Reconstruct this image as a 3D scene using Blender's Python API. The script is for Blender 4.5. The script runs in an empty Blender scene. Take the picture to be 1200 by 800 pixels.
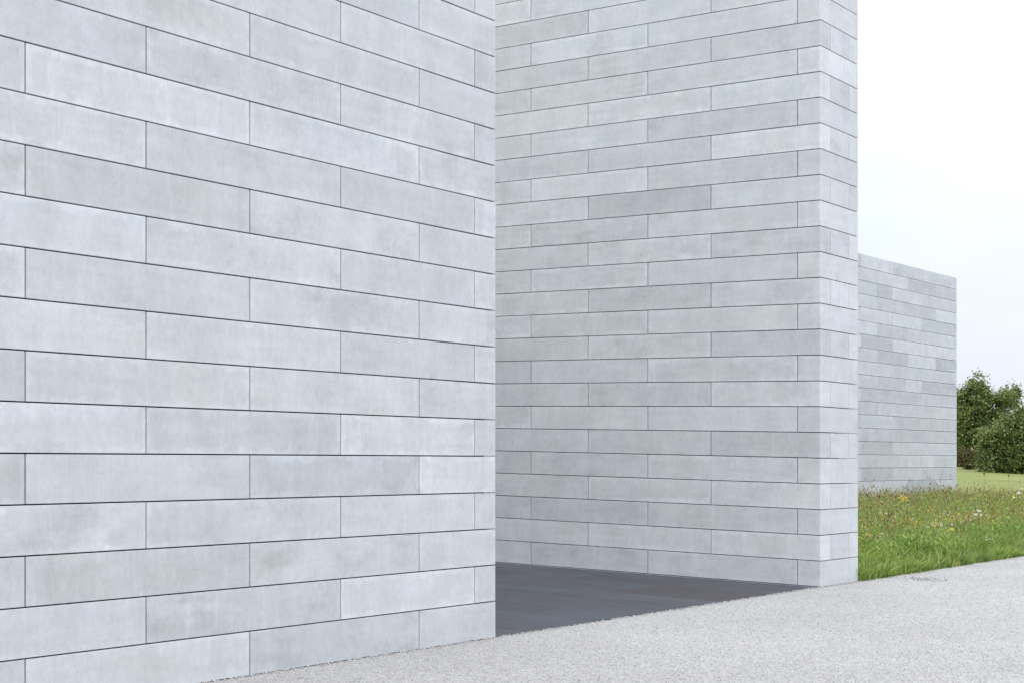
import bpy, math, random
import numpy as np
from mathutils import Vector, Matrix

random.seed(7)
rng = np.random.default_rng(11)
S = bpy.context.scene
C = S.collection

# ------------------------------------------------------------------ camera
F = 1783.0                      # focal length in pixels of a 1200 px wide picture
EYE = 1.468
cd = bpy.data.cameras.new('camera')
cd.sensor_width = 36.0
cd.lens = 36.0 * F / 1200.0
cd.shift_y = 142.0 / 1200.0
cd.clip_start = 0.1
cd.clip_end = 6000.0
cam = bpy.data.objects.new('camera', cd)
cam.location = (0, 0, EYE)
cam.rotation_euler = (math.radians(90), 0, 0)
C.objects.link(cam)
S.camera = cam

# ------------------------------------------------------------------ sky and sun (bright overcast)
SUN_EL, SUN_AZ = math.radians(42), math.radians(177)      # azimuth clockwise from +Y
w = bpy.data.worlds.new('World'); S.world = w; w.use_nodes = True
nt = w.node_tree; nt.nodes.clear()
def N(nt, t, **k):
    n = nt.nodes.new(t)
    for a, b in k.items(): setattr(n, a, b)
    return n
wo = N(nt, 'ShaderNodeOutputWorld'); bg = N(nt, 'ShaderNodeBackground')
sky = N(nt, 'ShaderNodeTexSky', sky_type='NISHITA', sun_disc=False, sun_elevation=SUN_EL, sun_rotation=SUN_AZ)
tc = N(nt, 'ShaderNodeTexCoord'); sp = N(nt, 'ShaderNodeSeparateXYZ')
nt.links.new(tc.outputs['Generated'], sp.inputs[0])
zr = N(nt, 'ShaderNodeValToRGB')                         # overcast: pale blue haze low down, white above, brighter overhead
ze = zr.color_ramp.elements
ze[0].position = 0.0; ze[0].color = (0.350, 0.367, 0.418, 1)
ze[1].position = 1.0; ze[1].color = (0.97, 1.0, 1.06, 1)
for p_, c_ in ((0.05, (0.378, 0.392, 0.436)), (0.12, (0.430, 0.442, 0.470)), (0.20, (0.485, 0.495, 0.512)), (0.5, (0.72, 0.74, 0.765))):
    q_ = ze.new(p_); q_.color = (*c_, 1)
nt.links.new(sp.outputs['Z'], zr.inputs['Fac'])
mp = N(nt, 'ShaderNodeMapping'); mp.inputs['Scale'].default_value = (1.0, 1.0, 2.6)
mp.inputs['Location'].default_value = (0.35, 0.2, 0.1)
nz = N(nt, 'ShaderNodeTexNoise'); nz.inputs['Scale'].default_value = 5.0; nz.inputs['Detail'].default_value = 5
nt.links.new(tc.outputs['Generated'], mp.inputs[0]); nt.links.new(mp.outputs[0], nz.inputs['Vector'])
cr = N(nt, 'ShaderNodeValToRGB')
cr.color_ramp.elements[0].position = 0.38; cr.color_ramp.elements[0].color = (0.905, 0.94, 0.985, 1)
cr.color_ramp.elements[1].position = 0.60; cr.color_ramp.elements[1].color = (1.0, 1.0, 1.005, 1)
nt.links.new(nz.outputs['Fac'], cr.inputs['Fac'])
cl = N(nt, 'ShaderNodeVectorMath', operation='MULTIPLY')
nt.links.new(cr.outputs['Color'], cl.inputs[0]); nt.links.new(zr.outputs['Color'], cl.inputs[1])
vm = N(nt, 'ShaderNodeVectorMath', operation='SCALE')
nt.links.new(cl.outputs[0], vm.inputs[0]); vm.inputs['Scale'].default_value = 21.5
mx = N(nt, 'ShaderNodeMix', data_type='RGBA'); mx.inputs['Factor'].default_value = 0.90
nt.links.new(sky.outputs[0], mx.inputs['A']); nt.links.new(vm.outputs[0], mx.inputs['B'])
nt.links.new(mx.outputs['Result'], bg.inputs['Color']); bg.inputs['Strength'].default_value = 0.105
nt.links.new(bg.outputs[0], wo.inputs['Surface'])

sl = bpy.data.lights.new('sun', 'SUN'); sl.energy = 1.5; sl.angle = math.radians(35); sl.color = (1.0, 0.985, 0.965)
sun = bpy.data.objects.new('sun', sl); C.objects.link(sun)
sd = Vector((math.sin(SUN_AZ) * math.cos(SUN_EL), math.cos(SUN_AZ) * math.cos(SUN_EL), math.sin(SUN_EL)))
sun.rotation_euler = sd.to_track_quat('Z', 'Y').to_euler()

S.view_settings.view_transform = 'Standard'; S.view_settings.look = 'None'
S.view_settings.exposure = 0.07; S.view_settings.gamma = 1.0

# ------------------------------------------------------------------ helpers
U = Vector((1299, 1783, 0)).normalized()        # along the wall faces and the gravel edge
V = Vector((-U.y, U.x, 0))                       # into the buildings
HC = 0.305                                       # course height
def ya(x, x0, Y0, xv): return Y0 * (xv - x0) / (xv - x)
XR, XL = 1899.0, -1848.0
YA = 12.83; A = Vector(((582 - 600) / F * YA, YA, 0))
YB = 18.02; B = Vector(((962.5 - 600) / F * YB, YB, 0))
LINE = B.dot(V)                                  # distance of the common face line from the camera
SLOPE = 0.0231                                   # the court and the courses of the portal wall rise inwards

def props(o, label=None, cat=None, group=None, kind=None):
    if label: o['label'] = label
    if cat: o['category'] = cat
    if group: o['group'] = group
    if kind: o['kind'] = kind
    return o
def link(name, me, mat=None, parent=None, loc=None, rotz=0.0):
    o = bpy.data.objects.new(name, me)
    if mat and not me.materials: me.materials.append(mat)
    C.objects.link(o)
    if loc is not None: o.location = loc
    o.rotation_euler = (0, 0, rotz)
    if parent: o.parent = parent
    return o
def empty(name, loc, rotz, label, cat, group=None):
    o = bpy.data.objects.new(name, None); C.objects.link(o)
    o.location = loc; o.rotation_euler = (0, 0, rotz); o.empty_display_size = 0.3
    return props(o, label, cat, group)
def mesh_np(name, verts, faces, smooth=False):
    """verts (n,3), faces (m,k) arrays of one polygon size"""
    verts = np.asarray(verts, dtype=np.float32); faces = np.asarray(faces, dtype=np.int32)
    me = bpy.data.meshes.new(name)
    me.vertices.add(len(verts)); me.vertices.foreach_set('co', verts.ravel())
    m, k = faces.shape
    me.loops.add(m * k); me.loops.foreach_set('vertex_index', faces.ravel())
    me.polygons.add(m); me.polygons.foreach_set('loop_start', np.arange(m, dtype=np.int32) * k)
    me.update(calc_edges=True)
    if smooth: me.polygons.foreach_set('use_smooth', np.ones(m, dtype=bool))
    return me

def chamfer_box(name, hx, hy, hz, b=0.002, cc=None, slope=0.0):
    """box of half sizes hx,hy,hz with every edge cut; cc = {(sx,sy): wider cut on that upright edge};
    slope: rise of z per metre of local x"""
    cc = cc or {}
    vs, idx = [], {}
    for sx in (-1, 1):
        for sy in (-1, 1):
            c = cc.get((sx, sy), b); q = max(b, c * 0.8)
            for sz in (-1, 1):
                for ax, p in (('x', (sx * hx, sy * (hy - c), sz * (hz - b))),
                              ('y', (sx * (hx - c), sy * hy, sz * (hz - b))),
                              ('z', (sx * (hx - q), sy * (hy - q), sz * hz))):
                    idx[(ax, sx, sy, sz)] = len(vs)
                    vs.append((p[0], p[1], p[2] + slope * p[0]))
    I = lambda *k: idx[k]
    fs = []
    for s in (-1, 1):
        fs.append([I('x', s, -1, -1), I('x', s, 1, -1), I('x', s, 1, 1), I('x', s, -1, 1)])
        fs.append([I('y', -1, s, -1), I('y', 1, s, -1), I('y', 1, s, 1), I('y', -1, s, 1)])
        fs.append([I('z', -1, -1, s), I('z', 1, -1, s), I('z', 1, 1, s), I('z', -1, 1, s)])
    for a in (-1, 1):
        for c in (-1, 1):
            fs.append([I('x', a, c, -1), I('x', a, c, 1), I('y', a, c, 1), I('y', a, c, -1)])
            fs.append([I('x', a, -1, c), I('x', a, 1, c), I('z', a, 1, c), I('z', a, -1, c)])
            fs.append([I('y', -1, a, c), I('y', 1, a, c), I('z', 1, a, c), I('z', -1, a, c)])
            for d in (-1, 1):
                fs.append([I('x', a, c, d), I('y', a, c, d), I('z', a, c, d)])
    me = bpy.data.meshes.new(name); me.from_pydata(vs, [], fs); me.validate()
    import bmesh
    bm = bmesh.new(); bm.from_mesh(me); bmesh.ops.recalc_face_normals(bm, faces=bm.faces); bm.to_mesh(me); bm.free()
    at = me.attributes.new('half_size', 'FLOAT_VECTOR', 'POINT')
    at.data.foreach_set('vector', np.tile(np.array([hx, hy, hz], dtype=np.float32), len(me.vertices)))
    return me

# ------------------------------------------------------------------ materials
def new_mat(name):
    m = bpy.data.materials.new(name); m.use_nodes = True
    nt = m.node_tree; b = nt.nodes['Principled BSDF']
    return m, nt, b
def noise(nt, vec, scale, detail=4, rough=0.55, sc=(1, 1, 1)):
    mp = N(nt, 'ShaderNodeMapping'); mp.inputs['Scale'].default_value = sc
    nt.links.new(vec, mp.inputs[0])
    n = N(nt, 'ShaderNodeTexNoise'); n.inputs['Scale'].default_value = scale
    n.inputs['Detail'].default_value = detail; n.inputs['Roughness'].default_value = rough
    nt.links.new(mp.outputs[0], n.inputs['Vector'])
    return n.outputs['Fac']
def rng_map(nt, v, a, b, c, d, smooth=False):
    n = N(nt, 'ShaderNodeMapRange')
    if smooth: n.interpolation_type = 'SMOOTHSTEP'
    for k, x in zip(('From Min', 'From Max', 'To Min', 'To Max'), (a, b, c, d)): n.inputs[k].default_value = x
    nt.links.new(v, n.inputs['Value']); return n.outputs['Result']
def math_(nt, op, a, b=None):
    n = N(nt, 'ShaderNodeMath', operation=op)
    for i, x in enumerate((a, b)):
        if x is None: continue
        if isinstance(x, (int, float)): n.inputs[i].default_value = x
        else: nt.links.new(x, n.inputs[i])
    return n.outputs[0]
def mixc(nt, fac, a, b, blend='MIX'):
    n = N(nt, 'ShaderNodeMix', data_type='RGBA', blend_type=blend)
    for k, x in (('Factor', fac), ('A', a), ('B', b)):
        s = n.inputs[k]
        if isinstance(x, (int, float)): s.default_value = x
        elif isinstance(x, tuple): s.default_value = (*x, 1) if len(x) == 3 else x
        else: nt.links.new(x, s)
    return n.outputs['Result']

def concrete(name, base, streak=1.0):
    m, nt, b = new_mat(name)
    tc = N(nt, 'ShaderNodeTexCoord'); oi = N(nt, 'ShaderNodeObjectInfo')
    off = N(nt, 'ShaderNodeVectorMath', operation='MULTIPLY_ADD')
    cmb = N(nt, 'ShaderNodeCombineXYZ')
    for i in range(3): nt.links.new(oi.outputs['Random'], cmb.inputs[i])
    nt.links.new(cmb.outputs[0], off.inputs[0]); off.inputs[1].default_value = (91, 57, 73)
    nt.links.new(tc.outputs['Object'], off.inputs[2])
    vec = off.outputs[0]
    big = noise(nt, vec, 2.3, 4, 0.6, (1, 1, 1.5))                 # cloudy patches
    stain = noise(nt, vec, 1.0, 5, 0.65, (4.0, 4.0, 1.4))
    strk = noise(nt, vec, 1.0, 3, 0.7, (26, 26, 1.0))              # upright drag marks
    hst = noise(nt, vec, 1.0, 4, 0.6, (1.5, 1.5, 14))              # faint lifts
    fine = noise(nt, vec, 85, 3, 0.7)
    v = rng_map(nt, big, 0.3, 0.72, 0.935, 1.055)
    v = math_(nt, 'MULTIPLY', v, rng_map(nt, stain, 0.35, 0.75, 1.035, 0.925))
    v = math_(nt, 'MULTIPLY', v, rng_map(nt, strk, 0.3, 0.7, 1 - 0.019 * streak, 1 + 0.019 * streak))
    v = math_(nt, 'MULTIPLY', v, rng_map(nt, hst, 0.3, 0.7, 0.955, 1.04))
    v = math_(nt, 'MULTIPLY', v, rng_map(nt, fine, 0.25, 0.75, 0.955, 1.045))
    vo = N(nt, 'ShaderNodeTexVoronoi'); vo.inputs['Scale'].default_value = 22; nt.links.new(vec, vo.inputs['Vector'])
    pit = rng_map(nt, vo.outputs['Distance'], 0.05, 0.11, 0.68, 1.0)
    sel = rng_map(nt, noise(nt, vec, 5, 1), 0.52, 0.60, 0.0, 1.0)
    v = math_(nt, 'MULTIPLY', v, math_(nt, 'ADD', 1.0, math_(nt, 'MULTIPLY', sel, math_(nt, 'SUBTRACT', pit, 1.0))))
    # paler laitance margins and a darker blotch on some blocks, grain of the cast face
    at = N(nt, 'ShaderNodeAttribute', attribute_name='half_size')
    ab = N(nt, 'ShaderNodeVectorMath', operation='ABSOLUTE'); nt.links.new(tc.outputs['Object'], ab.inputs[0])
    df = N(nt, 'ShaderNodeVectorMath', operation='SUBTRACT'); nt.links.new(at.outputs['Vector'], df.inputs[0]); nt.links.new(ab.outputs[0], df.inputs[1])
    sq = N(nt, 'ShaderNodeSeparateXYZ'); nt.links.new(df.outputs[0], sq.inputs[0])
    ed = math_(nt, 'MINIMUM', sq.outputs[0], sq.outputs[2])
    wob = noise(nt, vec, 9, 3, 0.6)
    ed = math_(nt, 'ADD', ed, rng_map(nt, wob, 0.3, 0.7, -0.040, 0.034))
    r2 = math_(nt, 'FRACT', math_(nt, 'MULTIPLY', oi.outputs['Random'], 7.31))
    rim = math_(nt, 'MULTIPLY', rng_map(nt, ed, 0.0, 0.05, 1.0, 0.0, True), rng_map(nt, r2, 0.1, 1.0, 0.02, 0.12))
    v = math_(nt, 'MULTIPLY', v, math_(nt, 'ADD', 1.0, rim))
    r3 = math_(nt, 'FRACT', math_(nt, 'MULTIPLY', oi.outputs['Random'], 13.7))
    blot = math_(nt, 'MULTIPLY', rng_map(nt, noise(nt, vec, 3.6, 5, 0.7, (0.7, 0.7, 1.2)), 0.47, 0.66, 0.0, 1.0, True), rng_map(nt, r3, 0.2, 1.0, 0.0, -0.125))
    v = math_(nt, 'MULTIPLY', v, math_(nt, 'ADD', 1.0, blot))
    r4 = math_(nt, 'FRACT', math_(nt, 'MULTIPLY', oi.outputs['Random'], 29.3))
    bloom = math_(nt, 'MULTIPLY', rng_map(nt, noise(nt, vec, 1.0, 5, 0.7, (7, 7, 1.6)), 0.53, 0.70, 0.0, 1.0, True), rng_map(nt, r4, 0.4, 1.0, 0.0, 0.10))
    v = math_(nt, 'MULTIPLY', v, math_(nt, 'ADD', 1.0, bloom))
    grain = noise(nt, vec, 26, 4, 0.7, (1.0, 1.0, 0.7))
    v = math_(nt, 'MULTIPLY', v, rng_map(nt, grain, 0.3, 0.7, 0.945, 1.052))
    comb = N(nt, 'ShaderNodeTexWave', wave_type='BANDS', bands_direction='X'); comb.inputs['Scale'].default_value = 9.0
    comb.inputs['Distortion'].default_value = 3.0; comb.inputs['Detail'].default_value = 2; comb.inputs['Detail Scale'].default_value = 0.4
    nt.links.new(vec, comb.inputs['Vector'])
    cs_ = math_(nt, 'MULTIPLY', math_(nt, 'SUBTRACT', comb.outputs['Fac'], 0.5), math_(nt, 'MULTIPLY', rng_map(nt, noise(nt, vec, 1.7, 2), 0.45, 0.65, 0, 1), 0.022 * streak))
    v = math_(nt, 'MULTIPLY', v, math_(nt, 'ADD', 1.0, cs_))
    tint = mixc(nt, rng_map(nt, noise(nt, vec, 1.3, 2), 0.38, 0.62, 0, 1), (0.992, 1.0, 1.008), (1.008, 1.0, 0.998))
    col = mixc(nt, 1.0, base, tint, 'MULTIPLY')
    col = mixc(nt, 1.0, col, oi.outputs['Color'], 'MULTIPLY')
    vs = N(nt, 'ShaderNodeVectorMath', operation='SCALE'); nt.links.new(col, vs.inputs[0]); nt.links.new(v, vs.inputs['Scale'])
    nt.links.new(vs.outputs[0], b.inputs['Base Color'])
    nt.links.new(rng_map(nt, big, 0.3, 0.7, 0.62, 0.82), b.inputs['Roughness'])
    b.inputs['Specular IOR Level'].default_value = 0.35
    bp = N(nt, 'ShaderNodeBump'); bp.inputs['Strength'].default_value = 0.35; bp.inputs['Distance'].default_value = 0.002
    nt.links.new(math_(nt, 'ADD', fine, math_(nt, 'MULTIPLY', strk, 0.5)), bp.inputs['Height'])
    nt.links.new(bp.outputs[0], b.inputs['Normal'])
    return m
M_con = concrete('pale_precast_concrete', (0.496, 0.513, 0.530))
M_con2 = concrete('pale_streaked_concrete', (0.495, 0.514, 0.545), 1.6)
M_core, _n, _b = new_mat('joint_backing'); _b.inputs['Base Color'].default_value = (0.10, 0.10, 0.105, 1); _b.inputs['Roughness'].default_value = 0.9

def granite():
    m, nt, b = new_mat('dark_flamed_granite')
    tc = N(nt, 'ShaderNodeTexCoord'); oi = N(nt, 'ShaderNodeObjectInfo')
    off = N(nt, 'ShaderNodeVectorMath', operation='MULTIPLY_ADD'); cmb = N(nt, 'ShaderNodeCombineXYZ')
    for i in range(3): nt.links.new(oi.outputs['Random'], cmb.inputs[i])
    nt.links.new(cmb.outputs[0], off.inputs[0]); off.inputs[1].default_value = (31, 47, 13)
    nt.links.new(tc.outputs['Object'], off.inputs[2]); vec = off.outputs[0]
    a = noise(nt, vec, 120, 2, 0.7); st = noise(nt, vec, 1.0, 4, 0.65, (0.9, 12, 3)); bgn = noise(nt, vec, 1.6, 3)
    v = math_(nt, 'MULTIPLY', rng_map(nt, a, 0.3, 0.7, 0.86, 1.14), rng_map(nt, st, 0.3, 0.7, 0.72, 1.28))
    v = math_(nt, 'MULTIPLY', v, rng_map(nt, bgn, 0.3, 0.7, 0.9, 1.1))
    v = math_(nt, 'MULTIPLY', v, rng_map(nt, oi.outputs['Random'], 0, 1, 0.86, 1.14))
    vs = N(nt, 'ShaderNodeVectorMath', operation='SCALE')
    nt.links.new(oi.outputs['Color'], vs.inputs[0]); nt.links.new(v, vs.inputs['Scale'])
    nt.links.new(vs.outputs[0], b.inputs['Base Color']); b.inputs['Roughness'].default_value = 0.62
    bp = N(nt, 'ShaderNodeBump'); bp.inputs['Strength'].default_value = 0.3; bp.inputs['Distance'].default_value = 0.002
    nt.links.new(a, bp.inputs['Height']); nt.links.new(bp.outputs[0], b.inputs['Normal'])
    return m
M_gran = granite()

def gravel_mat():
    m, nt, b = new_mat('bound_pale_gravel')
    tc = N(nt, 'ShaderNodeTexCoord'); vec = tc.outputs['Object']
    vo = N(nt, 'ShaderNodeTexVoronoi'); vo.inputs['Scale'].default_value = 78; nt.links.new(vec, vo.inputs['Vector'])
    cr = N(nt, 'ShaderNodeValToRGB'); e = cr.color_ramp.elements
    e[0].position = 0.0; e[0].color = (0.22, 0.215, 0.22, 1); e[1].position = 1.0; e[1].color = (0.555, 0.54, 0.532, 1)
    for p, c in ((0.07, (0.30, 0.28, 0.27)), (0.16, (0.41, 0.397, 0.39)), (0.6, (0.47, 0.457, 0.450))):
        x = e.new(p); x.color = (*c, 1)
    sx = N(nt, 'ShaderNodeSeparateColor'); nt.links.new(vo.outputs['Color'], sx.inputs[0])
    nt.links.new(sx.outputs[0], cr.inputs['Fac'])
    gap = rng_map(nt, vo.outputs['Distance'], 0.35, 0.75, 1.0, 0.74)
    bigv = rng_map(nt, noise(nt, vec, 0.45, 6, 0.65), 0.3, 0.7, 0.88, 1.04)
    mid = rng_map(nt, noise(nt, vec, 9, 3), 0.3, 0.7, 0.95, 1.05)
    v = math_(nt, 'MULTIPLY', math_(nt, 'MULTIPLY', gap, bigv), mid)
    vs = N(nt, 'ShaderNodeVectorMath', operation='SCALE'); nt.links.new(cr.outputs[0], vs.inputs[0]); nt.links.new(v, vs.inputs['Scale'])
    nt.links.new(vs.outputs[0], b.inputs['Base Color']); b.inputs['Roughness'].default_value = 0.85
    bp = N(nt, 'ShaderNodeBump'); bp.inputs['Strength'].default_value = 0.8; bp.inputs['Distance'].default_value = 0.004
    bp.invert = True
    nt.links.new(vo.outputs['Distance'], bp.inputs['Height']); nt.links.new(bp.outputs[0], b.inputs['Normal'])
    return m
M_grav = gravel_mat()

def island_mat(name, stops, rough=0.7, trans=None, posvar=None):
    """colour picked per loose piece of the mesh"""
    m, nt, b = new_mat(name)
    g = N(nt, 'ShaderNodeNewGeometry')
    cr = N(nt, 'ShaderNodeValToRGB'); e = cr.color_ramp.elements
    e[0].position, e[0].color = stops[0][0], (*stops[0][1], 1)
    e[1].position, e[1].color = stops[-1][0], (*stops[-1][1], 1)
    for p, c in stops[1:-1]:
        x = e.new(p); x.color = (*c, 1)
    nt.links.new(g.outputs['Random Per Island'], cr.inputs['Fac'])
    col = cr.outputs['Color']
    if posvar:
        scale, c2, lo, hi = posvar
        tc = N(nt, 'ShaderNodeTexCoord')
        col = mixc(nt, rng_map(nt, noise(nt, tc.outputs['Object'], scale, 3), lo, hi, 0, 0.8), col, c2)
    nt.links.new(col, b.inputs['Base Color']); b.inputs['Roughness'].default_value = rough
    b.inputs['Specular IOR Level'].default_value = 0.25
    if trans:
        tr = N(nt, 'ShaderNodeBsdfTranslucent'); nt.links.new(col, tr.inputs['Color'])
        ms = N(nt, 'ShaderNodeMixShader'); ms.inputs[0].default_value = trans
        out = nt.nodes['Material Output']
        nt.links.new(b.outputs[0], ms.inputs[1]); nt.links.new(tr.outputs[0], ms.inputs[2]); nt.links.new(ms.outputs[0], out.inputs['Surface'])
    return m
M_stone = island_mat('loose_stones', [(0, (0.20, 0.195, 0.20)), (0.08, (0.33, 0.32, 0.315)), (0.25, (0.44, 0.427, 0.42)), (1, (0.585, 0.572, 0.565))], 0.8)
M_debris = island_mat('dry_plant_bits', [(0, (0.17, 0.165, 0.165)), (0.6, (0.32, 0.31, 0.30)), (1, (0.42, 0.40, 0.38))], 0.9)
GR_STOPS = [(0, (0.055, 0.09, 0.022)), (0.3, (0.17, 0.26, 0.05)), (0.65, (0.34, 0.46, 0.10)), (0.85, (0.48, 0.54, 0.17)), (1, (0.58, 0.55, 0.30))]
M_grass = island_mat('meadow_grass', GR_STOPS, 0.55, 0.4, (1.1, (0.36, 0.36, 0.15), 0.52, 0.74))
M_lush = island_mat('lush_edge_grass', [(0, (0.09, 0.15, 0.035)), (0.35, (0.20, 0.32, 0.055)), (0.75, (0.40, 0.52, 0.10)), (1, (0.62, 0.66, 0.27))], 0.55, 0.4, (0.7, (0.15, 0.24, 0.075), 0.42, 0.62))
M_weed = island_mat('leafy_weeds', [(0, (0.08, 0.15, 0.035)), (0.5, (0.20, 0.34, 0.06)), (1, (0.40, 0.52, 0.13))], 0.5, 0.35, (0.5, (0.34, 0.44, 0.10), 0.45, 0.6))
M_herb = island_mat('meadow_herbs', [(0, (0.06, 0.12, 0.03)), (0.5, (0.13, 0.25, 0.05)), (1, (0.30, 0.43, 0.09))], 0.5, 0.3)
M_dry = island_mat('dry_seed_stalks', [(0, (0.18, 0.13, 0.07)), (0.4, (0.32, 0.25, 0.12)), (1, (0.48, 0.44, 0.22))], 0.8, 0.2)
M_bloomw = island_mat('pale_blooms', [(0, (0.62, 0.60, 0.50)), (0.6, (0.75, 0.74, 0.66)), (1, (0.72, 0.60, 0.52))], 0.7, 0.2)
M_bloomy = island_mat('yellow_blooms', [(0, (0.72, 0.48, 0.03)), (1, (0.80, 0.62, 0.06))], 0.6, 0.2)
M_bloomo = island_mat('orange_pink_blooms', [(0, (0.50, 0.20, 0.06)), (0.5, (0.62, 0.38, 0.10)), (1, (0.60, 0.36, 0.30))], 0.7, 0.2)
M_bloomr = island_mat('rust_seed_heads', [(0, (0.10, 0.055, 0.035)), (0.5, (0.26, 0.15, 0.07)), (1, (0.42, 0.30, 0.15))], 0.8)
M_leaf = island_mat('tree_leaves', [(0, (0.065, 0.10, 0.035)), (0.4, (0.125, 0.175, 0.055)), (0.8, (0.21, 0.26, 0.085)), (1, (0.33, 0.36, 0.14))], 0.5, 0.35, (0.6, (0.26, 0.30, 0.10), 0.48, 0.68))
M_leaf2 = island_mat('brownish_leaves', [(0, (0.06, 0.06, 0.02)), (0.5, (0.12, 0.12, 0.04)), (1, (0.24, 0.19, 0.09))], 0.6, 0.3)
M_bark, _n, _b = new_mat('bark'); _b.inputs['Base Color'].default_value = (0.09, 0.07, 0.05, 1); _b.inputs['Roughness'].default_value = 0.95

def field_mat():
    m, nt, b = new_mat('mown_field_grass')
    tc = N(nt, 'ShaderNodeTexCoord'); vec = tc.outputs['Object']
    a = noise(nt, vec, 0.25, 5, 0.6, (1, 3, 1)); c = noise(nt, vec, 3.5, 5, 0.7); f = noise(nt, vec, 40, 3, 0.7)
    col = mixc(nt, rng_map(nt, a, 0.35, 0.65, 0, 1), (0.148, 0.175, 0.033), (0.215, 0.235, 0.06))
    v = math_(nt, 'MULTIPLY', rng_map(nt, c, 0.3, 0.7, 0.78, 1.2), rng_map(nt, f, 0.3, 0.7, 0.8, 1.2))
    vs = N(nt, 'ShaderNodeVectorMath', operation='SCALE'); nt.links.new(col, vs.inputs[0]); nt.links.new(v, vs.inputs['Scale'])
    nt.links.new(vs.outputs[0], b.inputs['Base Color']); b.inputs['Roughness'].default_value = 0.9
    bp = N(nt, 'ShaderNodeBump'); bp.inputs['Strength'].default_value = 0.6; bp.inputs['Distance'].default_value = 0.05
    nt.links.new(c, bp.inputs['Height']); nt.links.new(bp.outputs[0], b.inputs['Normal'])
    return m
M_field = field_mat()
M_steel, _n, _b = new_mat('dark_steel_edging'); _b.inputs['Base Color'].default_value = (0.05, 0.05, 0.055, 1); _b.inputs['Metallic'].default_value = 0.5; _b.inputs['Roughness'].default_value = 0.6
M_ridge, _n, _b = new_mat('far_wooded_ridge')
_tc = N(_n, 'ShaderNodeTexCoord'); _c = mixc(_n, rng_map(_n, noise(_n, _tc.outputs['Object'], 0.03, 5), 0.35, 0.65, 0, 1), (0.16, 0.24, 0.30), (0.22, 0.31, 0.37))  # bluish distance haze painted into the ridge colour, no air volume
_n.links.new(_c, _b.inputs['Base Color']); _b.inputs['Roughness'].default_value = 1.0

# ------------------------------------------------------------------ terrain
def sstep(t): t = np.clip(t, 0, 1); return t * t * (3 - 2 * t)
def terr(x, y):
    x = np.asarray(x, float); y = np.asarray(y, float)
    a = x * V.x + y * V.y - LINE
    t = x * U.x + y * U.y
    z = 0.32 * sstep(a / 6.0) + 0.93 * sstep((a - 6) / 20.0)
    z = z + 0.05 * np.sin(t * 0.35 + 1.3) * np.sin(a * 0.5) * sstep(a / 4) 
    return z
def terr_s(x, y): return float(terr(x, y))

def grid_sheet(name, t_vals, a_vals, zfun, mat, kind='structure'):
    tt, aa = np.meshgrid(t_vals, a_vals, indexing='ij')
    X = tt * U.x + (aa + LINE) * V.x; Y = tt * U.y + (aa + LINE) * V.y
    Z = zfun(X, Y, aa)
    n, m = tt.shape
    vs = np.stack([X, Y, Z], -1).reshape(-1, 3)
    i = np.arange(n - 1)[:, None] * m + np.arange(m - 1)[None, :]
    i = i.ravel()
    fs = np.stack([i, i + m, i + m + 1, i + 1], 1)[:, ::-1]
    fs = fs[:, ::-1] if (vs[fs[0][1]] - vs[fs[0][0]])[0] * (vs[fs[0][2]] - vs[fs[0][1]])[1] - (vs[fs[0][1]] - vs[fs[0][0]])[1] * (vs[fs[0][2]] - vs[fs[0][1]])[0] < 0 else fs
    me = mesh_np(name, vs, fs, True)
    o = link(name, me, mat); props(o, kind=kind)
    return o
tB = B.dot(U); tA = A.dot(U)
SL_T = 1.09                                       # thickness of the portal wall
# field: everything beyond the face line, ground under all else
avals = np.concatenate([np.arange(0, 30, 0.5), np.geomspace(30, 3000, 30)])
tvals = np.concatenate([np.arange(tB + SL_T - 0.05, 75, 0.6), np.geomspace(75, 3000, 30)])
grid_sheet('field', tvals, avals, lambda X, Y, a: terr(X, Y) - 0.01, M_field)
# ground under and behind the buildings
grid_sheet('ground', np.concatenate([-np.geomspace(3000, 12, 12), np.array([0, tA, tB + SL_T - 0.05])]),
           np.concatenate([np.array([0.02, 4, 9]), np.geomspace(12, 3000, 12)]), lambda X, Y, a: X * 0 - 0.12, M_field)
# gravel court on the camera's side of the line
rag = np.array([0.0])
grid_sheet('gravel_court', np.concatenate([-np.geomspace(3000, 5, 10), np.arange(0, 60, 1.0), np.geomspace(61, 3000, 10)]),
           np.concatenate([-np.geomspace(3000, 12, 8), np.arange(-11, 0.01, 1.0)]), lambda X, Y, a: X * 0, M_grav)

# far ridge
xs = np.linspace(-1500, 1900, 120); prof = 22 + 7 * np.sin(xs * 0.006 + 1) + 4 * np.sin(xs * 0.021) + rng.random(120) * 2.2
vs = []; 
for r, (dy, k) in enumerate(((0, 0.0), (60, 0.75), (140, 1.0), (400, 0.6))):
    for x, p in zip(xs, prof): vs.append((x, 900 + dy, -2 + p * k * 1.25))
n = len(xs); fs = [(r * n + i, r * n + i + 1, (r + 1) * n + i + 1, (r + 1) * n + i) for r in range(3) for i in range(n - 1)]
props(link('hills', mesh_np('hills', vs, fs, True), M_ridge), kind='structure')

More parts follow.
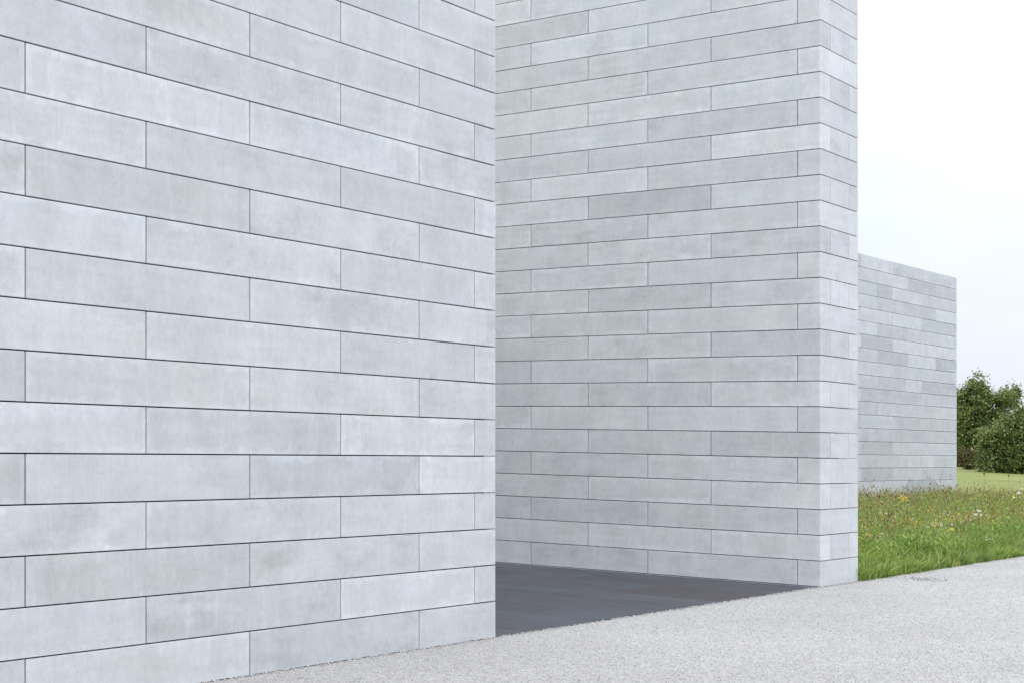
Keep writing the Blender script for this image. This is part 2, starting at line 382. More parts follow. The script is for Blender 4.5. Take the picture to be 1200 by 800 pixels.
# ------------------------------------------------------------------ block walls
GH, GV = 0.0085, 0.0115                           # bed joint and upright joint
mesh_cache = {}
def block(parent, mat, origin, ax, s0, s1, d0, d1, z0, z1, slope=0.0, cc=None, tone=None, spread=0.035, name='concrete_block'):
    """origin: world point of s=0,d=0; ax: unit direction of s; depth d runs to the left of ax (rotz+90)"""
    L, D, H = s1 - s0 - GV, d1 - d0, z1 - z0 - GH
    key = (round(L, 3), round(D, 3), round(H, 4), round(slope, 4), tuple(sorted((cc or {}).items())), mat.name)
    me = mesh_cache.get(key)
    if me is None:
        me = chamfer_box(name, L / 2, D / 2, H / 2, 0.0022, cc, slope); me.materials.append(mat); mesh_cache[key] = me
    rz = math.atan2(ax.y, ax.x)
    perp = Vector((-ax.y, ax.x, 0))
    sc = (s0 + s1) / 2; jit = random.uniform(-0.0012, 0.0012)
    p = origin + ax * sc + perp * ((d0 + d1) / 2 + jit)
    loc = Vector((p.x, p.y, (z0 + z1) / 2 + slope * sc))
    o = bpy.data.objects.new(name, me); C.objects.link(o)
    o.parent = parent
    o.location = parent.matrix_basis.inverted() @ loc if False else loc - parent.location
    o.rotation_euler = (0, 0, rz)
    if tone is None:
        r = random.gauss(0, spread); r = max(-0.14, min(0.07, r - 0.25 * spread))
        if random.random() < 0.07: r -= 0.05
        tone = 1 + r
    h = random.uniform(-0.006, 0.006)
    o.color = (tone * (1 + h), tone, tone * (1 - h), 1)
    return o
def solid(name, parent, mat, pts, z0, z1):
    n = len(pts); vs = [(p.x - parent.location.x, p.y - parent.location.y, z0) for p in pts] + [(p.x - parent.location.x, p.y - parent.location.y, z1) for p in pts]
    fs = [tuple(range(n))[::-1], tuple(range(n, 2 * n))] + [(i, (i + 1) % n, n + (i + 1) % n, n + i) for i in range(n)]
    me = bpy.data.meshes.new(name); me.from_pydata(vs, [], fs)
    return link(name, me, mat, parent)

BD = 0.27     # block depth seen on end faces
# --- near wall on the left: face runs from A towards the camera
W1 = empty('block_wall', (A.x, A.y, 0), 0, 'pale concrete block wall nearest the camera, filling the left half of the view', 'wall')
nU = -U                                         # s runs back from the corner; the left side of -U is -V... so use U with negative s
def sA(x): return -(YA - ya(x, 582, YA, XR)) / U.y          # negative: towards the camera
NROW1 = 27
j0 = [0, sA(491.5), sA(293), sA(30)]; j1 = [0, sA(556.5), sA(399.5), sA(171.5)]
for js in (j0, j1):
    while js[-1] > -13.5: js.append(js[-1] - 1.829)
tones1 = {(9, 1): 0.955, (6, 2): 0.96, (13, 3): 0.95}
for r in range(-1, NROW1):
    js = j0 if r % 2 == 0 else j1
    for k in range(len(js) - 1):
        cc = {(1, -1): 0.013} if k == 0 else None
        block(W1, M_con, A, U, js[k + 1] + (0 if k else 0), js[k], 0, BD, r * HC, (r + 1) * HC, 0, cc, tones1.get((r, k)), 0.036)
solid('wall_core', W1, M_core, [A - U * 14.5 + V * 0.12, A - U * 0.02 + V * 0.12, A - U * 0.02 + V * 0.2, A - U * 14.5 + V * 0.2], -0.3, NROW1 * HC - 0.02)
solid('wall_return', W1, M_con, [A - U * 14.5 + V * 0.275, A - U * 0.006 + V * 0.275, A - U * 0.006 + V * 9.0, A - U * 14.5 + V * 9.0], -0.3, NROW1 * HC - 0.01)

# --- portal wall, seen face on; courses rise gently to the left
W2 = empty('block_wall', (B.x, B.y, 0), 0, 'tall pale concrete block wall behind the dark paved recess, showing its narrow end', 'wall')
NROW2 = 27
def sB(x): return (ya(x, 962.5, YB, XL) - YB) / V.y            # along V from the corner B
f0 = [0, sB(934.5), sB(759), sB(622)]; f1 = [0, sB(833), sB(689)]
for js in (f0, f1):
    while js[-1] < 9.3: js.append(js[-1] + 1.829)
def tS(x): return (ya(x, 962.5, YB, XR) - YB) / U.y
e1, e2 = tS(973.8), tS(995.3)
mV = V
tones2 = {(15, 1): 0.86, (23, 2): 0.90, (0, 2): 0.95, (18, 1): 0.93}
for r in range(-1, NROW2):
    z0, z1 = r * HC, (r + 1) * HC
    js = f0 if r % 2 == 0 else f1
    # face: use axis -V so that depth (left of the axis) points along U
    for k in range(len(js) - 1):
        t = tones2.get((r, k))
        if k == 0 and r % 2 == 0:
            # corner block reaching the full thickness of the end
            block(W2, M_con, B, -V, -js[1], 0, 0, SL_T, z0, z1, -SLOPE, {(1, -1): 0.009, (1, 1): 0.009}, t, 0.024)
        else:
            cc = {(1, -1): 0.009} if k == 0 else None
            block(W2, M_con, B, -V, -js[k + 1], -js[k], 0, e1 if k == 0 else BD, z0, z1, -SLOPE, cc, t, 0.040)
    if r % 2:
        block(W2, M_con, B + U * (e1 + GV), -V, -BD, 0, 0, e2 - e1 - GV, z0, z1, -SLOPE, None, None, 0.024)
        block(W2, M_con, B + U * (e2 + GV), -V, -1.4, 0, 0, SL_T - e2 - GV, z0, z1, -SLOPE, {(1, 1): 0.009}, None, 0.024)
solid('wall_core', W2, M_core, [B + V * 0.20 + U * 0.12, B + V * 9.8 + U * 0.12, B + V * 9.8 + U * 0.95, B + V * 0.20 + U * 0.95][::-1], -0.3, NROW2 * HC - 0.05)

# --- closing wall at the back of the recess (out of sight behind the near wall)
# --- far wall
xs3 = 1975.0; Y3 = 34.66; P3 = Vector(((1007.5 - 600) / F * Y3, Y3, 0)); U3 = Vector((1375, 1783, 0)).normalized(); V3 = Vector((-U3.y, U3.x, 0))
W3 = empty('block_wall', (P3.x, P3.y, 0), 0, 'lower and farthest block wall standing in the flower meadow, patchy grey', 'wall')
def s3(x): return (ya(x, 1007.5, Y3, xs3) - Y3) / U3.y
end3 = s3(1121.5); ztop = 6.235
g0 = [s3(1009), s3(1046.5), s3(1080.3), end3]; g1 = [s3(1028.4), s3(1064), s3(1096.5), end3]
g2 = [s3(1028.4), s3(1045), s3(1062), s3(1080), end3]; g3 = [s3(1009), s3(1046.5), s3(1080.3), s3(1100), end3]
pat = [g0, g1, g0, g1, g0, g1]
t3 = {(1, 0): .97, (1, 2): .86, (1, 3): .93, (2, 1): 1.0, (2, 2): 1.05, (9, 1): .93, (12, 2): .92, (12, 3): .93, (17, 2): .86, (17, 1): 1.05, (13, 1): .90}
for r in range(20):
    js = list(pat[r % 6])
    if r in (2, 9, 13): js = [g for g in g2]
    while js[0] > -5: js.insert(0, js[0] - 1.80)
    z1 = ztop - r * HC; z0 = z1 - HC
    n = len(js) - 1
    for k in range(n):
        kk = k - (n - (len(g0)))
        cc = {(1, -1): 0.02} if k == n - 1 else None
        block(W3, M_con2, P3, U3, js[k], js[k + 1], 0, BD, z0, z1, 0, cc, t3.get((r, kk)), 0.065)
solid('wall_core', W3, M_core, [P3 - U3 * 5 + V3 * 0.12, P3 + U3 * (end3 - 0.03) + V3 * 0.12, P3 + U3 * (end3 - 0.03) + V3 * 0.2, P3 - U3 * 5 + V3 * 0.2], -0.3, ztop - 0.03)
solid('wall_return', W3, M_con2, [P3 - U3 * 5 + V3 * 0.275, P3 + U3 * (end3 - 0.006) + V3 * 0.275, P3 + U3 * (end3 - 0.006) + V3 * 4.5, P3 - U3 * 5 + V3 * 4.5], -0.3, ztop - 0.004)

# ------------------------------------------------------------------ dark paving of the recess
PV = empty('paving', (A.x, A.y, 0), 0, 'dark grey granite paving in the recess between the two tall walls', 'paving')
PV['kind'] = 'structure'
del PV['label'], PV['category']
def floor_pt(px, py):
    """point where a pixel's ray meets the gently rising paving"""
    d = Vector(((px - 600) / F, 1, -(py - 542) / F)); o = Vector((0, 0, EYE))
    n = Vector((V.x, V.y, 0)) * SLOPE
    # z = SLOPE*(P.V-LINE)
    t = (EYE + SLOPE * LINE) / (SLOPE * (d.x * V.x + d.y * V.y) - d.z)
    p = o + d * t
    return p.dot(U) - tA, p.dot(V) - LINE
qs = [floor_pt(*p) for p in ((708, 693), (772.6, 685), (900, 697), (836, 705))]
print('brown slab (u,a):', [(round(a, 2), round(b, 2)) for a, b in qs], 'AB', round(tB - tA, 2))
def slab(u0, u1, a0, a1, color, name='paving_slab', dz=0.0):
    g = 0.0045
    me = chamfer_box(name, (a1 - a0) / 2 - g, (u1 - u0) / 2 - g, 0.03, 0.002, None, -SLOPE); me.materials.append(M_gran)
    ac, uc = (a0 + a1) / 2, (u0 + u1) / 2
    p = A + U * uc + V * ac
    o = bpy.data.objects.new(name, me); C.objects.link(o); o.parent = PV
    o.location = Vector((p.x, p.y, -0.036 + dz + random.uniform(-0.0006, 0.0006) + SLOPE * ac)) - PV.location
    o.rotation_euler = (0, 0, math.atan2(-V.y, -V.x)); o.color = (*color, 1)
    return o
GR = (0.054, 0.056, 0.069)
mu0 = min(q[0] for q in qs); mu1 = max(q[0] for q in qs); ma0 = min(q[1] for q in qs); ma1 = max(q[1] for q in qs)
UW = tB - tA - 0.004
edges_u = list(np.linspace(0.004, UW, 12))
# snap the brown mat to two strip widths
iu0 = int(np.argmin([abs(e - mu0) for e in edges_u])); iu1 = max(iu0 + 1, int(np.argmin([abs(e - mu1) for e in edges_u])))
for i in range(11):
    a = 0.02; first = True
    while a < 9.0:
        L = 1.83 if not first else (0.9 if i % 2 else 1.83)
        first = False
        b = min(a + L, 9.0)
        parts = [(a, b)]
        if iu0 <= i < iu1:
            parts = []
            if a < ma0: parts.append((a, min(b, ma0)))
            if b > ma1: parts.append((max(a, ma1), b))
        for p in parts:
            if p[1] - p[0] > 0.03:
                k = random.uniform(0.90, 1.10); w_ = random.uniform(-0.09, 0.09); slab(edges_u[i], edges_u[i + 1], p[0], p[1], (GR[0] * k * (1 + w_), GR[1] * k, GR[2] * k * (1 - w_ * 0.3)))
        a = b
PV_mat = slab(edges_u[iu0], edges_u[iu1], ma0, ma1, (0.043, 0.038, 0.045), 'floor_grate', 0.0)
# bed under the slabs
q = [A, A + U * UW, A + U * UW + V * 9.0, A + V * 9.0]
me = bpy.data.meshes.new('paving_bed'); me.from_pydata([(p.x - A.x, p.y - A.y, -0.075 + SLOPE * max(0, (p.dot(V) - LINE))) for p in q], [], [(0, 1, 2, 3)])
link('paving_bed', me, M_core, PV)
# steel edging between gravel and paving
mid = (A + B) / 2; Lab = (B - A).length
ed = link('edging_strip', chamfer_box('edging_strip', Lab / 2 - 0.01, 0.005, 0.05, 0.001), M_steel, None, (mid.x + V.x * 0.008, mid.y + V.y * 0.008, -0.044), math.atan2(U.y, U.x))
props(ed, 'thin dark metal strip where pale gravel meets the dark paving', 'edging')

# ------------------------------------------------------------------ loose stones
def stones(name, X, Y, Z, size, mat, label_kind='stuff', flat=0.6):
    n = len(X)
    base = np.array([(1, 0, 0), (0, 1, 0), (-1, 0, 0), (0, -1, 0), (0, 0, 1), (0, 0, -1)], float)
    v = base[None] * (0.75 + 0.5 * rng.random((n, 6, 1)))
    v = v + (rng.random((n, 6, 3)) - 0.5) * 0.5
    v[:, :, 2] *= flat
    th = rng.random(n) * 6.283; c, s = np.cos(th), np.sin(th)
    x = v[:, :, 0] * c[:, None] - v[:, :, 1] * s[:, None]; y = v[:, :, 0] * s[:, None] + v[:, :, 1] * c[:, None]
    sz = size[:, None]
    P = np.stack([x * sz + X[:, None], y * sz + Y[:, None], v[:, :, 2] * sz + Z[:, None]], -1).reshape(-1, 3)
    f = np.array([(0, 1, 4), (1, 2, 4), (2, 3, 4), (3, 0, 4), (1, 0, 5), (2, 1, 5), (3, 2, 5), (0, 3, 5)])
    Fc = (f[None] + (np.arange(n) * 6)[:, None, None]).reshape(-1, 3)
    return props(link(name, mesh_np(name, P, Fc), mat), kind='stuff')
n = 120000
yy = 8.5 + 19 * rng.random(n) ** 1.6; rr = -0.30 + 0.72 * rng.random(n)
xx = rr * yy; aa = xx * V.x + yy * V.y - LINE
k = aa < -0.004; xx, yy, aa = xx[k], yy[k], aa[k]
stones('gravel', xx, yy, np.full(len(xx), 0.0015), 0.0036 + 0.0040 * rng.random(len(xx)), M_stone)
# kicked up stones along the walls and the edging strip
n = 2600; t = -11 + rng.random(n) * (tB + SL_T + 11 - 0) ; aa = -np.abs(rng.normal(0, 0.03, n)) - 0.002
xx = t * U.x + (aa + LINE) * V.x; yy = t * U.y + (aa + LINE) * V.y
stones('gravel', xx, yy, 0.003 + 0.006 * rng.random(n), 0.005 + 0.006 * rng.random(n), M_stone)
# a smear of dark plant bits on the gravel beside the meadow
def gp(px, py, z=0.0):
    Y = (EYE - z) * F / (py - 542); return (px - 600) / F * Y, Y
n = 120; px = 1083 + rng.normal(0, 13, n); py = 678.3 + rng.normal(0, 1.3, n) + (px - 1083) * 0.06
pts = np.array([gp(a, b) for a, b in zip(px, py)])
o = stones('dry_plant_debris', pts[:, 0], pts[:, 1], np.full(n, 0.006), 0.006 + 0.009 * rng.random(n), M_debris, flat=0.35)
props(o, 'thin smear of dark dry plant bits on the gravel edge', 'debris')

# ------------------------------------------------------------------ meadow
def blades(X, Y, Z, h, wd, lean, seg=3):
    """tapered bent blades; arrays of n"""
    n = len(X); th = rng.random(n) * 6.283; fa = rng.random(n) * 6.283
    P = np.zeros((n, seg * 2 + 1, 3))
    for i in range(seg + 1):
        t = i / seg
        off = lean * h * t ** 1.8
        cx = X + np.cos(th) * off; cy = Y + np.sin(th) * off; cz = Z + h * t * (1 - 0.25 * lean * t)
        ww = wd * (1 - t) ** 0.7 * 0.5
        if i < seg:
            P[:, 2 * i] = np.stack([cx + np.cos(fa) * ww, cy + np.sin(fa) * ww, cz], -1)
            P[:, 2 * i + 1] = np.stack([cx - np.cos(fa) * ww, cy - np.sin(fa) * ww, cz], -1)
        else: P[:, 2 * i] = np.stack([cx, cy, cz], -1)
    f = []
    for i in range(seg - 1):
        f += [(2 * i, 2 * i + 1, 2 * i + 3), (2 * i, 2 * i + 3, 2 * i + 2)]
    f.append((2 * seg - 2, 2 * seg - 1, 2 * seg))
    f = np.array(f); m = seg * 2 + 1
    return P.reshape(-1, 3), (f[None] + (np.arange(n) * m)[:, None, None]).reshape(-1, 3)
def clump_noise(x, y):
    return (np.sin(x * 2.1 + 1.7 * np.sin(y * 1.3)) + np.sin(y * 2.7 + 1.1 * np.sin(x * 1.9 + 2)) + np.sin((x + y) * 4.3)) / 3
def meadow_pts(n, y0=18.0, y1=45.0, r0=0.17, r1=0.44, amin=0.0, p=1.0):
    Y = y0 + (y1 - y0) * rng.random(n) ** p; X = (r0 + (r1 - r0) * rng.random(n)) * Y
    a = X * V.x + Y * V.y - LINE; t = X * U.x + Y * U.y
    inside3 = ((np.stack([X, Y], 1) - np.array([P3.x, P3.y])) @ np.array([V3.x, V3.y])) > -0.02
    s_ = ((np.stack([X, Y], 1) - np.array([P3.x, P3.y])) @ np.array([U3.x, U3.y]))
    ok = (a > amin) & (t > tB + SL_T + 0.0) & ~(inside3 & (s_ < end3 + 0.02))
    ok &= (Y < 39.5 + 1.5 * clump_noise(X, Y * 0.3))
    return X[ok], Y[ok], a[ok]
def tufts(ntuft, per, spread, **kw):
    X, Y, a = meadow_pts(ntuft, **kw); k = rng.integers(per // 2, per * 2, len(X))
    i = np.repeat(np.arange(len(X)), k)
    hs = (0.45 + 1.0 * rng.random(len(X)))[i]
    x = X[i] + rng.normal(0, spread, len(i)) * hs; y = Y[i] + rng.normal(0, spread, len(i)) * hs
    aa = x * V.x + y * V.y - LINE; t = x * U.x + y * U.y
    ok = (aa > -0.05) & (t > tB + SL_T - 0.01)
    return x[ok], y[ok], aa[ok], hs[ok]
X, Y, a, hs = tufts(9500, 20, 0.055, amin=-0.02, p=1.15)
cn = clump_noise(X, Y)
h = (0.18 + 0.25 * np.clip(a / 2.0, 0, 1)) * hs * (0.6 + 0.6 * rng.random(len(X))) * (1 + 0.35 * cn)
P, Fc = blades(X, Y, terr(X, Y) - 0.02, h, 0.008 + 0.008 * rng.random(len(X)), 0.10 + 0.9 * rng.random(len(X)) ** 1.6)
props(link('meadow_grass', mesh_np('meadow_grass', P, Fc), M_grass), kind='stuff')
# broad leaved herbs in patches
X, Y, a, hs = tufts(1500, 16, 0.07, amin=0.02, p=1.5)
m = clump_noise(X * 0.9 + 5, Y * 0.8 + 1) > 0.0; X, Y, a, hs = X[m], Y[m], a[m], hs[m]
P, Fc = blades(X, Y, terr(X, Y) - 0.01 + 0.12 * rng.random(len(X)) * hs, (0.14 + 0.16 * np.clip(a, 0, 1)) * hs, 0.012 + 0.014 * rng.random(len(X)), 0.6 + 1.1 * rng.random(len(X)))
props(link('meadow_herbs', mesh_np('meadow_herbs', P, Fc), M_herb), kind='stuff')
X, Y, a = meadow_pts(420, amin=0.15, p=1.3)
i = np.repeat(np.arange(len(X)), 90); rad = (0.10 + 0.16 * rng.random(len(X)))[i]
d = rng.normal(size=(len(i), 3)); d /= np.linalg.norm(d, axis=1)[:, None]; q = rad * rng.random(len(i)) ** 0.4
x = X[i] + d[:, 0] * q; y = Y[i] + d[:, 1] * q; z = terr(X, Y)[i] + rad * 1.05 + d[:, 2] * q * 1.1
ok = (x * V.x + y * V.y - LINE > 0.0) & (x * U.x + y * U.y > tB + SL_T + 0.03); x, y, z = x[ok], y[ok], z[ok]
P, Fc = blades(x, y, z, 0.05 + 0.06 * rng.random(len(x)), 0.018 + 0.018 * rng.random(len(x)), 0.5 + 1.2 * rng.random(len(x)), 2)
props(link('meadow_herbs', mesh_np('meadow_herbs', P, Fc), M_weed), kind='stuff')
# lush bright growth in the strip next to the gravel
X, Y, a, hs = tufts(7000, 20, 0.06, amin=-0.02, p=1.6)
m = rng.random(len(X)) < np.clip(1.1 - a / 2.2 + 0.8 * clump_noise(X * 1.5, Y * 0.9 + 4), 0, 1); X, Y, a, hs = X[m], Y[m], a[m], hs[m]
cn = clump_noise(X * 1.6 + 2, Y * 1.2)
P, Fc = blades(X, Y, terr(X, Y) - 0.02, (0.16 + 0.20 * np.clip(a / 0.8, 0, 1)) * hs * (1 + 0.4 * cn), 0.008 + 0.010 * rng.random(len(X)), 0.2 + 1.2 * rng.random(len(X)))
props(link('meadow_grass', mesh_np('meadow_grass', P, Fc), M_lush), kind='stuff')
# edge tufts hanging over the gravel
n = 16000; t = tB + SL_T + rng.random(n) * 14; aa = np.abs(rng.normal(0, 0.07, n)) - 0.02
X = t * U.x + (aa + LINE) * V.x; Y = t * U.y + (aa + LINE) * V.y
cl = np.clip(0.6 + 0.6 * np.sin(t * 5.1 + 2 * np.sin(t * 1.7)), 0.15, 1.3)
P, Fc = blades(X, Y, np.full(n, -0.01), 0.16 * cl * (0.5 + rng.random(n)), np.full(n, 0.011), 0.4 + 0.9 * rng.random(n))
props(link('meadow_grass', mesh_np('meadow_grass', P, Fc), M_lush), kind='stuff')
# dry stalks with seed heads
X, Y, a = meadow_pts(42000, amin=0.4, p=0.85)
keep = rng.random(len(X)) < np.clip((a - 0.6) / 4.5, 0.06, 1) * np.clip(0.55 + 0.8 * clump_noise(X * 0.7, Y * 0.6), 0.12, 1); X, Y, a = X[keep], Y[keep], a[keep]
hh = 0.37 + 0.20 * rng.random(len(X)) + 0.26 * rng.random(len(X)) ** 5
hh = hh * (1 + 0.35 * clump_noise(X * 1.3, Y * 0.9 + 1))
hh = np.where(Y > 36, hh * 0.85, hh)
P, Fc = blades(X, Y, terr(X, Y) - 0.02, hh, np.full(len(X), 0.006), 0.05 + 0.35 * rng.random(len(X)))
props(link('dry_grass_stalks', mesh_np('dry_grass_stalks', P, Fc), M_dry), kind='stuff')
def heads(name, X, Y, Z, sz, mat, flat): return stones(name, X, Y, Z, sz, mat, flat=flat)
m = rng.random(len(X)) < 0.20
heads('seed_heads', X[m], Y[m], (terr(X, Y) + hh * (0.75 + 0.23 * rng.random(len(X))))[m] - 0.02, 0.006 + 0.010 * rng.random(m.sum()), M_bloomr, 1.8)
m = rng.random(len(X)) < 0.45
heads('grass_panicles', X[m] + .02, Y[m], (terr(X, Y) + hh * 0.92)[m], 0.006 + 0.007 * rng.random(m.sum()), M_dry, 3.6)
X, Y, a = meadow_pts(14000, amin=0.9, p=0.8)
m = (clump_noise(X * 0.9 + 3, Y * 0.8) > 0.15); X, Y, a = X[m], Y[m], a[m]
m = rng.random(len(X)) < 0.30
heads('pale_flower_heads', X[m], Y[m], terr(X[m], Y[m]) + 0.33 + 0.17 * rng.random(m.sum()), 0.010 + 0.017 * rng.random(m.sum()), M_bloomw, 0.5)
m = rng.random(len(X)) < 0.30
heads('yellow_flower_heads', X[m], Y[m], terr(X[m], Y[m]) + 0.34 + 0.16 * rng.random(m.sum()), 0.011 + 0.015 * rng.random(m.sum()), M_bloomy, 0.6)

X, Y, a = meadow_pts(9000, amin=1.4, p=0.75)
m = (clump_noise(X * 1.1 + 7, Y * 0.5) > 0.25); X, Y = X[m], Y[m]
heads('orange_flower_heads', X, Y, terr(X, Y) + 0.32 + 0.20 * rng.random(len(X)), 0.010 + 0.014 * rng.random(len(X)), M_bloomo, 0.7)
# individual plants that stand out of the meadow
def put(px, Yd):
    X = (px - 600) / F * Yd; return Vector((X, Yd, terr_s(X, Yd)))
def plant(name, px, Yd, h, nst, spread, headmat, hs, label, cat, group=None, headname='flower_head'):
    p = put(px, Yd)
    e = empty(name, p, 0, label, cat, group)
    st, hd = [], []
    for i in range(nst):
        th = random.uniform(0, 6.28); r = random.uniform(0.2, 1) * spread; hh = h * random.uniform(0.72, 1)
        top = Vector((math.cos(th) * r, math.sin(th) * r, hh)); hd.append(top)
        mid = Vector((top.x * 0.35, top.y * 0.35, hh * 0.6)); bot = Vector((top.x * 0.05, top.y * 0.05, -0.02))
        st.append((bot, mid, top))
    vs, fs = [], []
    for pl in st:
        b = len(vs)
        for q in pl:
            for k in range(3):
                vs.append((q.x + 0.0035 * math.cos(k * 2.1), q.y + 0.0035 * math.sin(k * 2.1), q.z))
        for r in range(2):
            for k in range(3): fs.append((b + 3 * r + k, b + 3 * r + (k + 1) % 3, b + 3 * r + 3 + (k + 1) % 3, b + 3 * r + 3 + k))
    me = mesh_np('stem', vs, fs); link('stem', me, M_dry if headmat is M_bloomr else M_grass, e)
    for i, t in enumerate(hd):
        # ring of petals round a small disc
        vs, fs = [], []; npet = 8
        tilt = Matrix.Rotation(random.uniform(0.2, 0.9), 3, 'X') @ Matrix.Rotation(random.uniform(0, 6), 3, 'Z')
        if headname == 'flower_head':
            for k in range(npet):
                a0 = 6.283 * k / npet; b = len(vs)
                for rr_, da, z in ((0.25, 0, 0.15), (0.75, -0.28, 0.2), (1.0, 0, 0.1), (0.75, 0.28, 0.2)):
                    vs.append(tilt @ Vector((rr_ * hs * math.cos(a0 + da), rr_ * hs * math.sin(a0 + da), z * hs)))
                fs.append((b, b + 1, b + 2, b + 3))
            me = mesh_np('flower_head', vs, fs)
        else:
            for z, rr_ in ((-1.6, 0.25), (-0.6, 0.8), (0.6, 0.75), (1.8, 0.2)):
                for k in range(6): vs.append(tilt @ Vector((rr_ * hs * math.cos(k * 1.047), rr_ * hs * math.sin(k * 1.047), z * hs)))
            for r in range(3):
                for k in range(6): fs.append((6 * r + k, 6 * r + (k + 1) % 6, 6 * r + 6 + (k + 1) % 6, 6 * r + 6 + k))
            me = mesh_np(headname, vs, fs)
        link(headname, me, headmat, e, t)
    return e
plant('yellow_flower', 1059, 31.0, 0.62, 9, 0.16, M_bloomy, 0.035, 'cluster of yellow flowers at the foot of the farthest wall', 'flower')
plant('yellow_flower', 1116, 24.0, 0.42, 5, 0.09, M_bloomy, 0.026, 'small cluster of yellow flowers low in the middle of the meadow', 'flower')
plant('white_flower', 1096, 25.0, 0.46, 6, 0.16, M_bloomw, 0.026, 'cream white flowers low in the meadow, left of the yellow cluster', 'flower')
plant('white_flower', 1148, 27.0, 0.60, 6, 0.16, M_bloomw, 0.028, 'white flower umbels standing in the right of the meadow', 'flower')
plant('white_flower', 1158, 22.9, 0.36, 4, 0.10, M_bloomw, 0.016, 'pale flowers closest to the gravel at the right', 'flower')
plant('seed_stalk', 1154, 37.0, 1.02, 1, 0.02, M_bloomr, 0.030, 'tall dark seed stalk against the mown field, the left one of two', 'plant', None, 'seed_head')
plant('seed_stalk', 1182, 36.0, 1.02, 1, 0.03, M_bloomr, 0.024, 'tall thin seed stalk against the mown field, near the right edge', 'plant', None, 'seed_head')
plant('white_flower', 1196, 33.0, 0.75, 7, 0.22, M_bloomw, 0.036, 'tall pale flowering plant at the right edge of the meadow', 'flower')

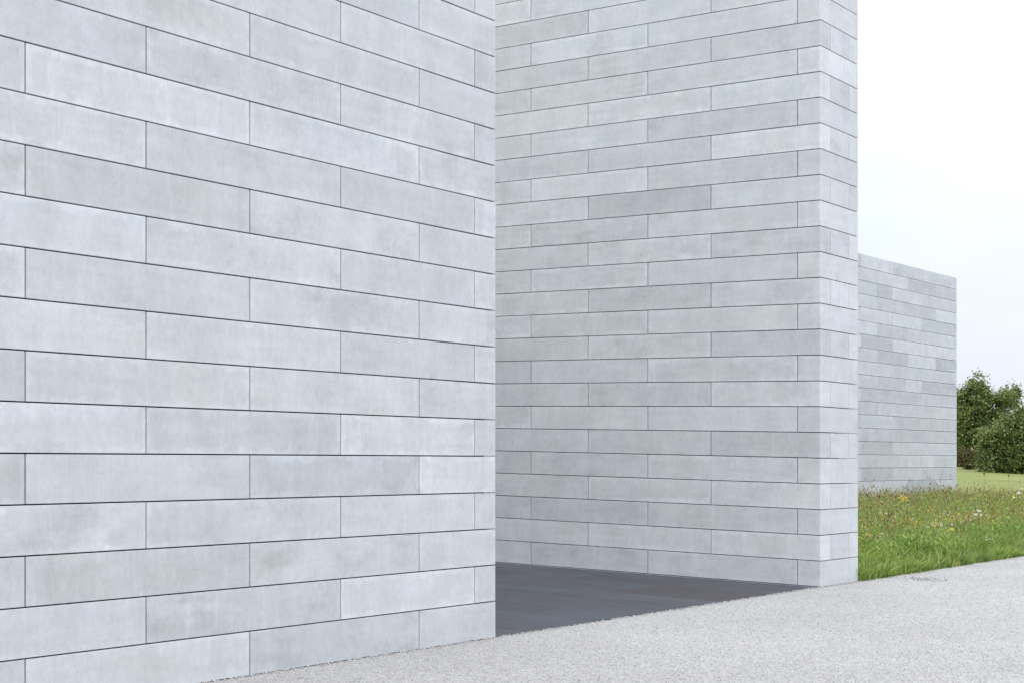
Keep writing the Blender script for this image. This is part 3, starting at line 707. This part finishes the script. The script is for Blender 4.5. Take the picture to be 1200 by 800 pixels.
# ------------------------------------------------------------------ trees
def tube(pts, rad, n=6):
    vs, fs = [], []
    for i, (p, r) in enumerate(zip(pts, rad)):
        d = (pts[min(i + 1, len(pts) - 1)] - pts[max(i - 1, 0)]).normalized()
        x = d.orthogonal().normalized(); y = d.cross(x)
        for k in range(n):
            a = 6.283 * k / n; vs.append(p + x * r * math.cos(a) + y * r * math.sin(a))
    for i in range(len(pts) - 1):
        for k in range(n): fs.append((i * n + k, i * n + (k + 1) % n, (i + 1) * n + (k + 1) % n, (i + 1) * n + k))
    return vs, fs
def tree(px, Yd, lumps, label, mat=M_leaf, nclump=260, leaf=0.13, per=46, name='broadleaf_tree', sd=1):
    """lumps: (px, py, rx, rz, ry) in photo pixels at distance Yd, turned into metres"""
    r = np.random.default_rng(sd); random.seed(sd)
    base = put(px, Yd); k = Yd / F
    e = empty(name, base, 0, label, 'tree', 'trees beyond the mown field')
    L = []
    for (lx, ly, rx, rz) in lumps:
        L.append((Vector(((lx - 600) * k - base.x, 0, EYE + (542 - ly) * k - base.z)), rx * k, rz * k))
    for _ in range(4 * len(L)):                      # smaller boughs breaking the outline
        c, rx, rz = L[int(r.integers(0, len(lumps)))]
        an = r.random() * 6.283; q = 0.75 + 0.3 * r.random()
        L.append((c + Vector((math.cos(an) * rx * q, r.normal() * rx * 0.4, math.sin(an) * rz * q)), rx * 0.33, rz * 0.30))
    # limbs
    vs, fs = [], []
    top = max(l[0].z for l in L)
    trunk = [Vector((0, 0, -0.3)), Vector((0.05, 0, top * 0.3)), Vector((-0.1, 0.05, top * 0.6)), Vector((0.05, 0, top * 0.95))]
    v, f = tube(trunk, [0.19, 0.15, 0.10, 0.03]); vs += v; fs += f
    tm = mesh_np('trunk', [tuple(p) for p in vs], fs, True); to = link('trunk', tm, M_bark, e)
    for (c, rx, rz) in L[:len(lumps)]:
        for q in range(3):
            s = trunk[1].lerp(trunk[2], random.random()); en = c + Vector((random.uniform(-.5, .5) * rx, random.uniform(-.6, .6) * rx, random.uniform(-.3, .6) * rz))
            md = s.lerp(en, 0.5) + Vector((0, 0, -0.15))
            v, f = tube([s, md, en], [0.06, 0.04, 0.012], 5)
            link('limb', mesh_np('limb', [tuple(p) for p in v], f, True), M_bark, e)
    # leaf clumps on and inside the lumps
    cs = []
    wts = np.array([l[1] ** 2 * l[2] for l in L]) ** 0.67; wts /= wts.sum()
    for i in r.choice(len(L), nclump, p=wts):
        c, rx, rz = L[i]
        d = r.normal(size=3); d /= np.linalg.norm(d); q = 0.35 + 0.65 * r.random() ** 0.6
        cs.append((c.x + d[0] * rx * q, c.y + d[1] * rx * q, c.z + d[2] * rz * q, 0.14 + 0.34 * r.random() ** 1.5))
    cs = np.array(cs); n = len(cs) * per
    ci = np.repeat(np.arange(len(cs)), per)
    off = r.normal(size=(n, 3)) * cs[ci, 3][:, None] * np.array([0.62, 0.62, 0.5])
    ctr = cs[ci, :3] + off
    ctr[:, 2] = np.maximum(ctr[:, 2], 0.02)
    nrm = r.normal(size=(n, 3)) + np.array([0, 0, 0.9]); nrm /= np.linalg.norm(nrm, axis=1)[:, None]
    tx = np.cross(nrm, r.normal(size=(n, 3))); tx /= np.linalg.norm(tx, axis=1)[:, None]; ty = np.cross(nrm, tx)
    sz = leaf * (0.6 + 0.8 * r.random(n))[:, None]
    P = np.stack([ctr - tx * sz * .5, ctr - ty * sz * .3, ctr + tx * sz * .5, ctr + ty * sz * .3], 1).reshape(-1, 3)
    f = np.arange(n * 4).reshape(-1, 4)
    link('crown', mesh_np('crown', P, f), mat, e)
    return e
tree(1150, 92, [(1150, 478, 26, 28), (1143, 458, 16, 20), (1168, 480, 22, 24), (1128, 486, 20, 26), (1165, 505, 26, 26), (1184, 468, 11, 12), (1150, 515, 36, 30), (1120, 525, 18, 24), (1150, 540, 34, 12)],
     'tall dark green tree beside the farthest wall, highest of the group', nclump=900, leaf=0.15, sd=3)
tree(1186, 80, [(1178, 522, 24, 24), (1200, 510, 22, 26), (1168, 538, 18, 16), (1196, 542, 28, 14), (1162, 516, 12, 14), (1158, 535, 14, 14), (1190, 498, 14, 12)],
     'rounded green bushy tree in front, cut by the right edge', nclump=760, leaf=0.14, sd=5)
tree(1212, 99, [(1214, 500, 22, 18), (1226, 520, 30, 32)], 'lighter green tree just outside the right edge, behind the rounded bush', nclump=240, leaf=0.16, sd=8)
tree(1134, 84, [(1133, 533, 9, 12), (1127, 540, 10, 8), (1143, 540, 10, 8)], 'small brownish shrub under the tall tree by the wall corner', M_leaf2, 50, 0.12, name='shrub', sd=9)
tree(1105, 96, [(1105, 500, 26, 30), (1112, 525, 24, 22)], 'dark green tree mostly hidden behind the farthest wall', nclump=220, leaf=0.17, sd=12)
